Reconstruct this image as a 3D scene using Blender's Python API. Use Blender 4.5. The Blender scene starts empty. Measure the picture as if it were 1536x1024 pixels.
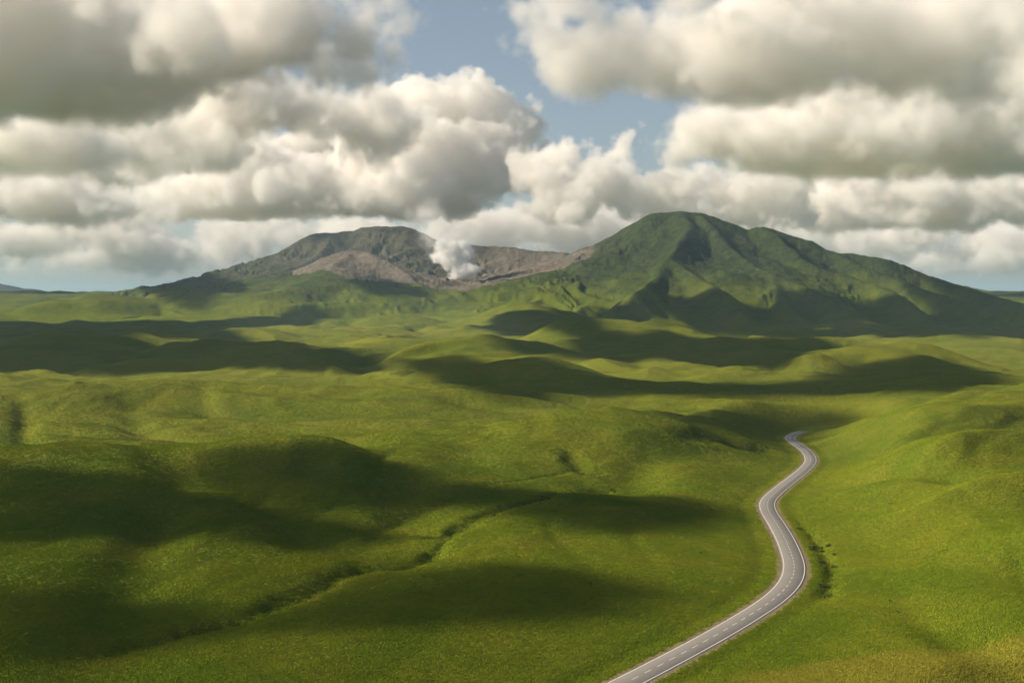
import bpy, math, random, time
import numpy as np
from mathutils import Vector
T0 = time.time()
S = bpy.context.scene
W, H, F, HOR = 1536, 1024, 1920.0, 440.0          # photograph's frame, focal length in its pixels, row of the horizon
PITCH = math.atan((H / 2 - HOR) / F)
R = math.radians

# ------------------------------------------------------------------ camera, sun, sky
cd = bpy.data.cameras.new('camera'); cam = bpy.data.objects.new('camera', cd); S.collection.objects.link(cam)
cd.sensor_width = 36; cd.lens = F * 36 / W; cd.clip_start = 1; cd.clip_end = 250000
cam.location = (0, 0, 0); cam.rotation_euler = (math.pi / 2 - PITCH, 0, 0); S.camera = cam


def ray(px, py):
    x = (px - W / 2) / F; z = -(py - H / 2) / F
    c, s = math.cos(PITCH), math.sin(PITCH)
    v = Vector((x, c + z * s, -s + z * c))
    return v / v.y


def at(px, py, d):
    return ray(px, py) * d


SUN_EL, SUN_AZ = R(34), R(-87)
SUN = Vector((math.sin(SUN_AZ) * math.cos(SUN_EL), math.cos(SUN_AZ) * math.cos(SUN_EL), math.sin(SUN_EL)))
wd = bpy.data.worlds.new('World'); S.world = wd; wd.use_nodes = True
nt = wd.node_tree; bg = nt.nodes['Background']
sk = nt.nodes.new('ShaderNodeTexSky'); sk.sky_type = 'NISHITA'; sk.sun_disc = False
sk.sun_elevation = SUN_EL; sk.sun_rotation = SUN_AZ; sk.altitude = 600; sk.air_density = 1.0; sk.dust_density = 1.0; sk.ozone_density = 1.0
hs = nt.nodes.new('ShaderNodeHueSaturation'); hs.inputs['Saturation'].default_value = .72; hs.inputs['Hue'].default_value = .495
nt.links.new(sk.outputs[0], hs.inputs['Color']); nt.links.new(hs.outputs[0], bg.inputs[0]); bg.inputs[1].default_value = 0.068
sl = bpy.data.lights.new('sun', 'SUN'); so = bpy.data.objects.new('sun', sl); S.collection.objects.link(so)
sl.energy = 5.0; sl.angle = R(.55); sl.color = (1, .865, .675)
so.rotation_euler = SUN.to_track_quat('Z', 'Y').to_euler()
S.view_settings.view_transform = 'Standard'; S.view_settings.look = 'None'; S.view_settings.exposure = 0.47
S.cycles.volume_bounces = 18; S.cycles.max_bounces = 20; S.cycles.diffuse_bounces = 0; S.cycles.transparent_max_bounces = 24
S.cycles.use_denoising = True; S.cycles.denoising_prefilter = 'ACCURATE'; S.cycles.sampling_pattern = 'BLUE_NOISE'; S.cycles.filter_width = 1.5
S.cycles.volume_step_rate = 3.0
S.cycles.use_adaptive_sampling = True; S.cycles.adaptive_threshold = .012; S.cycles.adaptive_min_samples = 64


def tag(o, label=None, cat=None, group=None, kind=None):
    if label: o['label'] = label
    if cat: o['category'] = cat
    if group: o['group'] = group
    if kind: o['kind'] = kind
    return o


# ------------------------------------------------------------------ noise (numpy)
rng = np.random.RandomState(7)
PERM = rng.permutation(512).astype(np.int64)
ANG = rng.rand(512) * 2 * np.pi
GX, GY = np.cos(ANG).astype(np.float32), np.sin(ANG).astype(np.float32)


def perlin(x, y, seed=0):
    x = x + seed * 17.31; y = y + seed * 9.73
    xi = np.floor(x); yi = np.floor(y)
    fx = (x - xi).astype(np.float32); fy = (y - yi).astype(np.float32)
    xi = xi.astype(np.int64); yi = yi.astype(np.int64)

    def g(ix, iy, dx, dy):
        h = PERM[(PERM[ix & 511] + iy) & 511]
        return GX[h] * dx + GY[h] * dy
    u = fx * fx * fx * (fx * (fx * 6 - 15) + 10); v = fy * fy * fy * (fy * (fy * 6 - 15) + 10)
    a = g(xi, yi, fx, fy); b = g(xi + 1, yi, fx - 1, fy)
    c = g(xi, yi + 1, fx, fy - 1); d = g(xi + 1, yi + 1, fx - 1, fy - 1)
    return ((a + u * (b - a)) * (1 - v) + (c + u * (d - c)) * v) * 1.5


def fbm(x, y, L, octs, seed=0, rough=.5):
    o = 0; a = 1; t = 0
    for i in range(octs):
        o = o + a * perlin(x / L, y / L, seed + i); t += a; a *= rough; L *= .5
    return o / t


def ridged(x, y, L, octs, seed=0, rough=.5):
    o = 0; a = 1; t = 0
    for i in range(octs):
        o = o + a * (1 - 2 * np.abs(perlin(x / L, y / L, seed + i))); t += a; a *= rough; L *= .5
    return o / t


def sstep(a, b, x):
    t = np.clip((x - a) / (b - a), 0, 1)
    return t * t * (3 - 2 * t)


def smax(a, b, k):
    h = np.clip(.5 + .5 * (a - b) / k, 0, 1)
    return b + (a - b) * h + k * h * (1 - h)


def smin(a, b, k):
    return -smax(-a, -b, k)


# ------------------------------------------------------------------ terrain
TAB_D = [0, 60, 150, 240, 310, 480, 640, 800, 1150, 1900, 2800, 3600, 4400, 5200, 6000, 7000, 8200, 10000, 14000, 30000, 90000]
TAB_Z = [-70, -70, -70, -70.5, -70, -77, -82, -87, -96, -109, -115, -108, -88, -55, -20, -4, -4, -60, -90, -140, -200]


def base_z(d):
    return np.interp(d, TAB_D, TAB_Z)


_dd = np.geomspace(150, 6500, 4000)
_rows = HOR - base_z(_dd) / _dd * F


def D(py):                                         # distance at which the plain shows at this row
    return float(np.interp(-py, -_rows, _dd))


def catmull(P, n):
    P = np.array(P, float); Q = np.vstack([2 * P[0] - P[1], P, 2 * P[-1] - P[-2]]); out = []
    for i in range(1, len(Q) - 2):
        t = np.linspace(0, 1, n, endpoint=False)[:, None]
        a, b, c, d = Q[i - 1], Q[i], Q[i + 1], Q[i + 2]
        out.append(.5 * ((2 * b) + (-a + c) * t + (2 * a - 5 * b + 4 * c - d) * t ** 2 + (-a + 3 * b - 3 * c + d) * t ** 3))
    out.append(P[-1:])
    return np.vstack(out)


def resample(P, step):
    s = np.r_[0, np.cumsum(np.linalg.norm(np.diff(P[:, :2], axis=0), axis=1))]
    t = np.arange(0, s[-1], step)
    return np.stack([np.interp(t, s, P[:, i]) for i in range(P.shape[1])], 1)


# the road's centre line, through the valley floor
ROAD_PX = [(760, 1112), (800, 1092), (868, 1059), (940, 1023), (1000, 992), (1065, 957), (1120, 925), (1163, 896), (1186, 870), (1191, 846), (1181, 815), (1166, 787),
           (1153, 766), (1152, 751), (1167, 735), (1190, 717), (1209, 701), (1216, 689), (1209, 676), (1194, 665), (1185, 657), (1192, 650.5), (1212, 645), (1226, 643.5), (1240, 643)]


def px_world(px, py, d=None):
    d = d or D(py)
    v = at(px, py, d)
    return (v.x, v.y, v.z)


road = catmull([px_world(*p) for p in ROAD_PX], 24)
road = resample(road, 1.5)
ker = np.hanning(41); ker /= ker.sum()
for i in (0, 1, 2):
    q = np.pad(road[:, i], 20, mode='reflect', reflect_type='odd')
    sm = np.convolve(q, ker, 'valid')
    road[:, i] = sm if i == 2 else np.convolve(np.pad(road[:, i], 5, mode='reflect', reflect_type='odd'), np.hanning(11) / np.hanning(11).sum(), 'valid')

# dry gullies cut into the meadow: (points in pixels), depth, half width
GULLIES = [([(60, 1000), (120, 985), (200, 968), (260, 950), (330, 942), (380, 935), (430, 912), (490, 885), (540, 862), (600, 856), (650, 838), (668, 815), (705, 797), (730, 786), (800, 772), (850, 757), (895, 745), (960, 735)], 1.9, 3.6),
           ([(668, 815), (640, 806), (610, 800)], 1.5, 4), ([(895, 730), (872, 726), (850, 716)], 2.2, 4.5),
           ([(1162, 772), (1172, 775), (1184, 789), (1200, 802), (1215, 815), (1228, 832), (1238, 850), (1240, 872), (1238, 890), (1222, 905)], 1.5, 4.0),
           ([(1010, 700), (1060, 693), (1110, 688), (1150, 676)], 2.0, 6), ([(1240, 622), (1275, 622), (1310, 627)], 3, 8)]
GW = [(resample(catmull([px_world(*p)[:2] for p in g[0]], 12), 2.0), g[1], g[2]) for g in GULLIES]

# hills of the plain: px, py of the top, base row (sets the distance), half width across (px), half length in depth (m), height (m), turn (deg)
HILLS = [
    (450, 652, 724, 215, 115, 5, 10), (650, 680, 728, 150, 70, 4, -28),
    (-60, 665, 790, 260, 85, 4, -10), (-40, 840, 905, 200, 40, 3, -8),
    (880, 642, 690, 170, 100, 11, -14), (1010, 655, 690, 120, 60, 3, -20), (735, 655, 690, 110, 80, 3, 20),
    (270, 594, 632, 190, 110, 11, 8), (90, 606, 634, 170, 110, 5, -10), (20, 590, 615, 160, 160, 7, 0),
    (560, 628, 650, 170, 80, 6, 5), (790, 582, 607, 130, 120, 13, 5), (930, 592, 618, 170, 110, 10, -8), (620, 590, 610, 150, 120, 8, 5),
    (1090, 588, 605, 140, 120, 9, 3), (1120, 618, 640, 130, 120, 3, 0),
    (1580, 566, 640, 250, 230, 17, 8), (1500, 622, 690, 250, 130, 8, 14), (1580, 668, 760, 300, 110, 13, 12), (1400, 702, 770, 230, 70, 6, 8),
    (1540, 780, 850, 300, 60, 8, 10), (1340, 850, 900, 200, 45, 3, 6), (1600, 860, 960, 300, 45, 6, 12),
    (150, 507, 545, 120, 200, 28, -6), (20, 520, 548, 110, 220, 20, 0), (310, 545, 560, 120, 160, 12, 0), (480, 540, 556, 110, 140, 12, -4),
    (700, 540, 570, 140, 150, 22, 0), (860, 507, 535, 75, 210, 32, 0), (1010, 508, 535, 85, 230, 32, 0), (930, 514, 538, 90, 200, 20, 0), (1100, 520, 545, 90, 200, 14, 0),
    (1340, 549, 580, 75, 150, 15, 4), (1290, 556, 582, 80, 150, 7, 6), (1400, 552, 580, 60, 160, 8, 0), (1230, 568, 590, 110, 130, 9, 6),
    (1240, 520, 540, 90, 220, 12, 0), (1440, 520, 540, 110, 240, 9, 0), (560, 520, 534, 120, 260, 14, 0), (400, 505, 520, 140, 260, 20, 0),
    (150, 455, 485, 130, 420, 52, -5), (330, 470, 486, 160, 420, 18, 0), (40, 470, 488, 120, 420, 20, 0), (770, 468, 494, 60, 260, 44, 0), (840, 472, 496, 70, 240, 28, 0), (620, 478, 492, 150, 300, 14, 0)]


# long crests, drawn where their feet stand in the picture: points, heights along them (m), half width (m)
CRESTS = [
    ([(1215, 716), (1300, 702), (1400, 686), (1536, 672), (1720, 660)], (1, 5, 9, 12, 14), 32), ([(1240, 675), (1330, 666), (1430, 658), (1560, 648), (1700, 640)], (1, 6, 11, 14, 16), 40),
    ([(1270, 645), (1350, 634), (1450, 618), (1560, 606), (1680, 598)], (1, 6, 12, 15, 17), 58), ([(1205, 808), (1300, 806), (1400, 803), (1540, 803), (1700, 803)], (.5, 4, 7, 10, 12), 16),
    ([(1190, 760), (1290, 755), (1400, 750), (1560, 740), (1700, 733)], (.5, 5, 9, 12, 14), 22), ([(1250, 888), (1350, 882), (1540, 870), (1700, 860)], (.3, 2.3, 4.6, 6), 14),
    ([(1060, 1036), (1200, 1022), (1350, 1014), (1600, 1008), (1750, 1006)], (.3, 2.0, 2.8, 3.2, 3.4), 8),
    ([(-160, 725), (-60, 735), (60, 752), (180, 772), (260, 790), (350, 808), (470, 818)], (11, 11, 10, 9, 7, 4, 1), 40),
    ([(120, 736), (230, 740), (340, 738), (450, 736), (560, 738), (680, 744), (820, 752)], (5, 9, 11, 12, 11, 9, 5), 40),
    ([(600, 712), (700, 703), (800, 698), (900, 696), (1000, 702), (1100, 708)], (1, 9, 11, 12, 8, 1), 50),
    ([(-100, 645), (40, 645), (150, 640), (300, 636), (420, 645), (520, 652)], (6, 7, 12, 12, 7, 1), 60), ([(480, 646), (600, 640), (720, 636), (840, 645), (930, 656)], (1, 9, 11, 7, 1), 66),
    ([(560, 608), (700, 603), (800, 605), (900, 611), (1060, 617), (1200, 617)], (1, 12, 16, 14, 10, 2), 90), ([(-100, 606), (60, 604), (200, 608), (360, 604), (480, 607)], (7, 8, 6, 7, 1), 80),
    ([(300, 577), (430, 570), (540, 566), (640, 575)], (2, 17, 18, 2), 105), ([(680, 575), (800, 572), (920, 578), (1050, 583)], (2, 17, 14, 2), 105), ([(1050, 595), (1180, 588), (1300, 584), (1420, 588), (1560, 576)], (2, 9, 14, 8, 7), 85),
    ([(-60, 569), (80, 564), (220, 566), (330, 569)], (9, 14, 11, 3), 100), ([(500, 551), (640, 545), (760, 549)], (2, 20, 2), 140), ([(1120, 555), (1260, 549), (1400, 551), (1540, 543)], (2, 9, 9, 7), 130)]


def crests(x, y):
    o = np.zeros(x.shape)
    for pts, hs, w in CRESTS:
        P = np.array([((px - W / 2) / F * D(py), D(py), h) for (px, py), h in zip(pts, hs)]); P = catmull(P, 6)
        sel = (x > P[:, 0].min() - 5 * w) & (x < P[:, 0].max() + 5 * w) & (y > P[:, 1].min() - 5 * w) & (y < P[:, 1].max() + 5 * w)
        xs, ys = x[sel], y[sel]; acc = np.zeros(xs.shape)
        for a, b in zip(P[:-1], P[1:]):
            e = b[:2] - a[:2]; t = np.clip(((xs - a[0]) * e[0] + (ys - a[1]) * e[1]) / (e @ e), 0, 1)
            qx, qy = xs - a[0] - t * e[0], ys - a[1] - t * e[1]
            ww = w * (1.22 + .38 * np.tanh(qy / (.6 * w)))                       # steeper towards the road side
            q = np.sqrt((qx * qx + qy * qy) / ww ** 2 + .09)
            acc = np.maximum(acc, (a[2] + t * (b[2] - a[2])) * np.exp(-q * 1.25 + .375) * (1 - sstep(1.6, 2.9, q)))
        o[sel] += acc
    return o


def hills(x, y):
    o = 0
    for px, py, br, wpx, dep, hh, rot in HILLS:
        if 590 < br: hh = hh * .62
        d = D(br); c = ray(px, br) * d
        if br <= 500: d = {485: 4300, 486: 4200, 488: 4100, 494: 3700, 496: 3650, 492: 3800}.get(br, d); c = Vector(((px - W / 2) / F * d, d, 0))
        wx = wpx / F * d
        c.y += dep * .3
        a = R(rot); dx, dy = x - c.x, y - c.y
        u = (dx * math.cos(a) + dy * math.sin(a)) / wx; v = (-dx * math.sin(a) + dy * math.cos(a)) / dep
        q = u * u + v * v
        o = o + hh * np.exp(-q * 1.1) * (1 + .12 * np.cos(np.minimum(np.sqrt(q) * 2, 3)))
    return o


# mountains: ridge lines (px, py, distance), near drop, near length, far slope
RIDGES = {
    'mountain': [
        ([(850, 384, 5650), (885, 373, 5480), (912, 359, 5330), (950, 334, 5150), (985, 319, 5050), (1020, 315, 5000), (1060, 320, 4980), (1100, 335, 4960), (1122, 343, 4950), (1145, 340, 4930), (1178, 350, 4900), (1215, 362, 4850),
          (1250, 377, 4800), (1300, 384, 4750), (1340, 393, 4700), (1400, 414, 4600), (1460, 436, 4450), (1536, 455, 4300), (1640, 480, 4100)], 55, 150, .37, 1),
        ([(1022, 316, 4990), (1036, 338, 4800), (1018, 362, 4620), (1000, 388, 4430), (985, 410, 4250), (960, 436, 4000), (930, 458, 3780)], 38, 90, .36, .9),
        ([(1055, 320, 4970), (1078, 352, 4760), (1112, 385, 4540), (1160, 412, 4330), (1225, 438, 4080), (1290, 462, 3820)], 38, 90, .36, .9),
        ([(1145, 341, 4920), (1176, 368, 4730), (1215, 394, 4540), (1265, 412, 4400), (1330, 436, 4170), (1380, 462, 3850)], 36, 90, .36, .9),
        ([(1250, 377, 4790), (1290, 400, 4600), (1350, 420, 4420), (1410, 442, 4200), (1480, 462, 3950), (1560, 476, 3750)], 34, 90, .33, .9),
        ([(935, 345, 5210), (938, 380, 4950), (905, 406, 4750), (862, 428, 4500), (810, 448, 4250), (750, 470, 3950)], 32, 120, .22, .9),
        ([(1000, 388, 4430), (1040, 412, 4230), (1075, 432, 4050), (1105, 458, 3800), (1120, 480, 3550)], 34, 90, .36, .9),
        ([(1160, 412, 4330), (1170, 440, 4080), (1190, 466, 3780)], 32, 80, .36, .9),
        ([(905, 406, 4750), (915, 430, 4450), (895, 452, 4180), (860, 470, 3900)], 32, 100, .28, .9)],
    'volcano': [
        ([(60, 446, 6700), (150, 440, 6600), (210, 431, 6500), (300, 416, 6400), (360, 407, 6320), (400, 389, 6260), (440, 368, 6210), (472, 351, 6180), (482, 350, 6180), (510, 347, 6180), (532, 345, 6180), (548, 341, 6180), (590, 340, 6160), (612, 341, 6140), (632, 351, 6090), (648, 361, 6040),
          (700, 366, 5990), (745, 370, 5950), (770, 372, 5930), (805, 376, 5880), (855, 379, 5700)], 60, 200, .22, 1.0),
        ([(500, 349, 6170), (470, 385, 5850), (430, 402, 5650), (380, 418, 5450), (310, 440, 5200), (230, 456, 5000)], 36, 120, .27, .6),
        ([(400, 424, 5500), (440, 407, 5300), (490, 386, 5100), (528, 374, 5000), (546, 376, 4950), (575, 391, 4850), (610, 411, 4740), (645, 432, 4620), (668, 444, 4540)], 60, 130, .26, 1),
        ([(528, 374, 5000), (508, 392, 4850), (480, 415, 4650), (440, 436, 4400), (380, 452, 4200)], 36, 140, .14, .8),
        ([(660, 447, 4520), (715, 446, 4500), (770, 434, 4560), (835, 418, 4680), (900, 398, 4840), (935, 372, 5000)], 30, 200, .10, .8)],
}


def sabs(v):
    return np.sqrt(v * v + .006)


def ridge_net(x, y, lines, seed):
    best = np.full(x.shape, -500., np.float32)
    RND = 15.; x0, y0 = x, y; x = x + fbm(x0, y0, 300, 3, seed + 5) * 34; y = y + fbm(x0, y0, 420, 3, seed + 6) * 80
    for li, (pts, drop, lam, slope, gul) in enumerate(lines):
        P = catmull(np.array([tuple(at(*p)) for p in pts]), 5); LS = 1150. if slope in (.37, .22, .16, .2) else 620.
        acc = np.full(x.shape, -500., np.float32); dmin = np.full(x.shape, 1e9, np.float32)
        for a, b in zip(P[:-1], P[1:]):
            e = b[:2] - a[:2]; Ln = math.hypot(*e)
            t = np.clip(((x - a[0]) * e[0] + (y - a[1]) * e[1]) / Ln ** 2, 0, 1)
            d = np.hypot(x - a[0] - t * e[0], y - a[1] - t * e[1]); d = np.sqrt(d * d + RND * RND) - RND
            acc = np.maximum(acc, a[2] + t * (b[2] - a[2]) - drop * (1 - np.exp(-d / lam)) - slope * LS * (1 - np.exp(-d / LS)) - .09 * d - .25 * np.maximum(d - LS * 1.15, 0))
            dmin = np.minimum(dmin, d)
        # rills running down from the crest
        e = P[-1, :2] - P[0, :2]; e /= np.linalg.norm(e)
        al = x * e[0] + y * e[1] + fbm(x, y, 260, 3, seed + li) * 130; ac = -x * e[1] + y * e[0]
        g1 = sabs(perlin(al / 190, ac / 800, seed + 31 + li)); g2 = sabs(perlin(al / 80, ac / 380, seed + 51 + li)); g3 = sabs(perlin(al / 36, ac / 190, seed + 71 + li))
        amp = np.minimum(dmin * .34, 56) * gul
        best = smax(best, acc - amp * (g1 + g2 * .6 + g3 * .42 - .2), 10.)
    best += fbm(x, y, 110, 5, seed + 80, .6) * 9
    return best


DULL = [None]; TOPS = [None]


def region_and_height(x, y):
    d = np.hypot(x, y).astype(np.float32)
    yy = np.maximum(y, d * .35)
    z = base_z(yy).astype(np.float32)
    # rolling ground
    wx = x + fbm(x, y, 400, 2, 3) * 120; wy = y + fbm(x, y, 400, 2, 4) * 120
    far = sstep(900, 2200, d)
    amp = np.interp(d, [0, 250, 700, 1500, 3000, 5000, 9000], [1.2, 2.0, 3.5, 7, 13, 14, 20])
    n = fbm(wx / 1.7, wy, 210, 3, 11, .45) * (1 - far) + far * (fbm(wx / 2.3, wy, 420, 4, 15, .5) * 1.3 + ridged(wx / 2.6, wy, 360, 2, 19, .4) * .8)
    z += n * amp
    z += hills(x + fbm(x, y, 130, 2, 23) * 22, y + fbm(x, y, 130, 2, 24) * 18)
    z += crests(x + fbm(x, y, 90, 3, 25) * 20, y + fbm(x, y, 90, 3, 26) * 16)
    # creases running down the slopes of the nearer hills
    cr = np.abs(perlin((wx * .8 + wy * .35) / 95, (wy * .8 - wx * .3) / 230, 61))
    z += (1 - np.exp(-(cr / .2) ** 2) - .7) * np.interp(d, [200, 500, 750, 950, 1500, 2600], [1.2, 5.5, 5.0, 2.0, 2.0, 0])
    cr = np.abs(perlin((wx * .8 + wy * .3) / 300, (wy * .8 - wx * .3) / 620, 67)); z += (1 - np.exp(-(cr / .13) ** 2) - .8) * np.interp(d, [700, 1500, 3500], [0, 6, 11])
    cr = np.abs(perlin((wx * .7 - wy * .5) / 42, (wy * .8 + wx * .3) / 110, 63)); z += (1 - np.exp(-(cr / .13) ** 2) - .8) * np.interp(d, [200, 500, 1200, 2000], [.2, .6, .9, 0])
    cr = np.abs(perlin((wx * .5 + wy * .3) / 120, (wy * .8 - wx * .2) / 150, 69)); z += (1 - np.exp(-(cr / .15) ** 2) - .8) * np.interp(d, [800, 1400, 3500, 4600], [0, 3, 4, 0])
    z += fbm(x, y, 26, 3, 70) * np.interp(d, [150, 400, 2000], [.35, .7, 1.4])
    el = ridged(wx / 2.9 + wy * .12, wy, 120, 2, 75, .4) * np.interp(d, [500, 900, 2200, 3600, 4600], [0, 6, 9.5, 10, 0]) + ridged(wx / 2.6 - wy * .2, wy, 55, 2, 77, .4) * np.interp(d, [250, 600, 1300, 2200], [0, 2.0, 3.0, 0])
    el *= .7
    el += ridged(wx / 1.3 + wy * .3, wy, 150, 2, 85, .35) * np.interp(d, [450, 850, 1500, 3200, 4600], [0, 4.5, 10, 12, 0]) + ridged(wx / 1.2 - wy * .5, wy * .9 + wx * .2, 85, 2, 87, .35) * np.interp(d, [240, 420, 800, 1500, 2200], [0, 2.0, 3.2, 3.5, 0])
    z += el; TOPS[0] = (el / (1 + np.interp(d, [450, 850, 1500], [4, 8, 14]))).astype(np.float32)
    # near knoll at the lower right
    del wx, wy
    reg = np.zeros(x.shape, np.int8); soil = np.zeros(x.shape, np.float32)
    m = d > 2600
    if m.any():
        xm, ym, zm = x[m], y[m], z[m]
        r1 = ridge_net(xm, ym, RIDGES['mountain'], 100); r2 = ridge_net(xm, ym, RIDGES['volcano'], 200)
        rr = smax(r1, r2, 22.)
        # distant hills
        def far_ridge(pts, slope, seed):
            return ridge_net(xm, ym, [(pts, 60, 400, slope, 1)], seed)
        h1 = far_ridge([(-260, 415, 14500), (-100, 420, 14300), (15, 426, 14200), (45, 430, 14200), (80, 441, 14100), (120, 450, 14000)], .16, 300)
        h2 = far_ridge([(1290, 408, 7600), (1350, 404, 7600), (1400, 416, 7600), (1470, 433, 7550), (1520, 445, 7500), (1600, 455, 7500), (1700, 455, 7500)], .2, 310)
        far_h = np.maximum(h1, h2)
        zz = smax(rr, zm, 26.); zz = np.maximum(zz, far_h)
        rg = np.zeros(xm.shape, np.int8)
        lift = rr - zm
        rg[(lift > 2) & (r1 >= r2)] = 1; rg[(lift > 2) & (r2 > r1)] = 2
        rg[(h1 > rr) & (h1 > zm)] = 3; rg[(h2 > rr) & (h2 > zm)] = 4
        # volcano keeps a clean outline: high ground left of the saddle
        z[m] = zz; reg[m] = rg
        # bare ash and rock in and round the crater
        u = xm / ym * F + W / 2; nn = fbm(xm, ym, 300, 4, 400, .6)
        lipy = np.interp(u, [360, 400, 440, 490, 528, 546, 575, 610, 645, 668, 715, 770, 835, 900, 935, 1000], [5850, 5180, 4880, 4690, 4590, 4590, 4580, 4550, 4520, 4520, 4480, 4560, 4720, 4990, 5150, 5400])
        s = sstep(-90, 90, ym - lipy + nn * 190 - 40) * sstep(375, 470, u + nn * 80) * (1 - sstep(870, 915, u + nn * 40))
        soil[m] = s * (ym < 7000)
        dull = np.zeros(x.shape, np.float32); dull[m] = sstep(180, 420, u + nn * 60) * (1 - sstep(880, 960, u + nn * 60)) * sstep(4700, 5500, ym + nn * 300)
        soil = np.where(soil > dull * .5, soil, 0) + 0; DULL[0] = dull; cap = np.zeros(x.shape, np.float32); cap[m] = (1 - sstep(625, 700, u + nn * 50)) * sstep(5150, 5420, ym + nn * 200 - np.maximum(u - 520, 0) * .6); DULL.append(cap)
    # road bed
    dr = np.full(x.shape, 1e9, np.float32); zr = np.zeros(x.shape, np.float32)
    near = (d > 140) & (d < 1100) & (y > 0)
    idx = np.nonzero(near.ravel())[0]
    xf, yf, zf = x.ravel(), y.ravel(), z.ravel()

    def nearest(P, idx):
        bd = np.full(idx.shape, 1e9, np.float32); bk = np.zeros(idx.shape, np.int32)
        X = xf[idx].astype(np.float32); Y = yf[idx].astype(np.float32)
        for k in range(0, len(P), 2):
            q = (X - P[k, 0]) ** 2 + (Y - P[k, 1]) ** 2
            mm = q < bd; bd[mm] = q[mm]; bk[mm] = k
        return np.sqrt(bd), bk
    bx = (xf[idx] > road[:, 0].min() - 70) & (xf[idx] < road[:, 0].max() + 70)
    ii = idx[bx]
    if len(ii):
        bd, bk = nearest(road, ii)
        wgt = 1 - sstep(4.8, 60, bd); tail = 1.6 * sstep(len(road) - 20, len(road) - 6, bk) * (1 - sstep(6, 20, bd))
        zf[ii] = zf[ii] * (1 - wgt) + road[bk, 2] * wgt + tail - .1 * (1 - sstep(4.2, 9, bd)) - .35 * np.exp(-((bd - 8.5) / 2.6) ** 2)
        dr.ravel()[ii] = np.where(bk > len(road) - 18, 500, bd)
    gl = np.zeros(x.shape, np.float32)
    for G, dep, hw in GW:
        bb = (xf[idx] > G[:, 0].min() - 40) & (xf[idx] < G[:, 0].max() + 40) & (yf[idx] > G[:, 1].min() - 40) & (yf[idx] < G[:, 1].max() + 40)
        ii = idx[bb]
        if not len(ii): continue
        bd, bk = nearest(G, ii)
        bd = np.maximum(bd + (fbm(xf[ii], yf[ii], 14, 3, 500)) * 4.5, 0)
        tt = bk / len(G); fade = np.clip(np.minimum(tt, 1 - tt) * 10, 0, 1)
        dd = dr.ravel()[ii]
        zf[ii] -= dep * np.exp(-(bd / hw) ** 2) * fade * sstep(6, 11, dd)
        gl.ravel()[ii] = np.maximum(gl.ravel()[ii], np.exp(-(bd / (hw * 1.2)) ** 2) * fade)
    return zf.reshape(x.shape), reg, soil, dr, gl


def build_terrain():
    hw = R(25)
    th = np.r_[np.linspace(-math.pi, -R(60), 26)[:-1], np.linspace(-R(60), -hw, 60)[:-1], np.linspace(-hw, hw, NCOL), np.linspace(hw, R(60), 60)[1:], np.linspace(R(60), math.pi, 26)[1:-1]]
    rs = [3., 20, 45, 70, 95, 115, 130, 142]; r = 150.
    while r < 90000:
        rs.append(r)
        f = (.0032 if r < 1000 else .0042 if r < 7200 else .012 if r < 16000 else .08) * ROWK
        r *= 1 + f
    rs = np.array(rs); nth, nr = len(th), len(rs)
    TH, RR = np.meshgrid(th, rs)
    x = (np.sin(TH) * RR).astype(np.float64); y = (np.cos(TH) * RR).astype(np.float64)
    z, reg, soil, dr, gl = region_and_height(x, y)
    print('terrain', nth, nr, time.time() - T0)
    co = np.stack([x, y, z], -1).reshape(-1, 3).astype(np.float32)
    i = np.arange(nr - 1)[:, None] * nth; j = np.arange(nth)[None]; j2 = (j + 1) % nth
    quads = np.stack([i + j, i + j2, i + nth + j2, i + nth + j], -1).reshape(-1, 4)
    # face winding so that normals look up
    quads = quads[:, ::-1]
    regf = reg.reshape(-1)[quads].max(1)
    return co, quads, regf, soil.reshape(-1), dr.reshape(-1), gl.reshape(-1), (x, y, z, th, rs)


def mesh_from(name, co, faces, attrs, mat):
    used = np.unique(faces); remap = np.full(len(co), -1, np.int64); remap[used] = np.arange(len(used)); f = remap[faces]
    me = bpy.data.meshes.new(name)
    me.vertices.add(len(used)); me.vertices.foreach_set('co', co[used].ravel())
    k = faces.shape[1]
    me.loops.add(f.size); me.loops.foreach_set('vertex_index', f.ravel().astype(np.int32))
    me.polygons.add(len(f)); me.polygons.foreach_set('loop_start', np.arange(0, f.size, k, dtype=np.int32))
    for n, a in attrs.items():
        at_ = me.attributes.new(n, 'FLOAT', 'POINT'); at_.data.foreach_set('value', a[used].astype(np.float32))
    me.update(calc_edges=True); me.polygons.foreach_set('use_smooth', np.ones(len(f), bool))
    me.materials.append(mat)
    o = bpy.data.objects.new(name, me); S.collection.objects.link(o)
    return o


def ground_at(xs, ys):
    xs = np.atleast_1d(np.asarray(xs, float)); ys = np.atleast_1d(np.asarray(ys, float))
    x, y, z, th, rs = GRID
    a = np.interp(np.arctan2(xs, ys), th, np.arange(len(th))); b = np.interp(np.hypot(xs, ys), rs, np.arange(len(rs)))
    a0 = np.clip(a.astype(int), 0, len(th) - 2); b0 = np.clip(b.astype(int), 0, len(rs) - 2); fa, fb = a - a0, b - b0
    return (z[b0, a0] * (1 - fa) + z[b0, a0 + 1] * fa) * (1 - fb) + (z[b0 + 1, a0] * (1 - fa) + z[b0 + 1, a0 + 1] * fa) * fb
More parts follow.
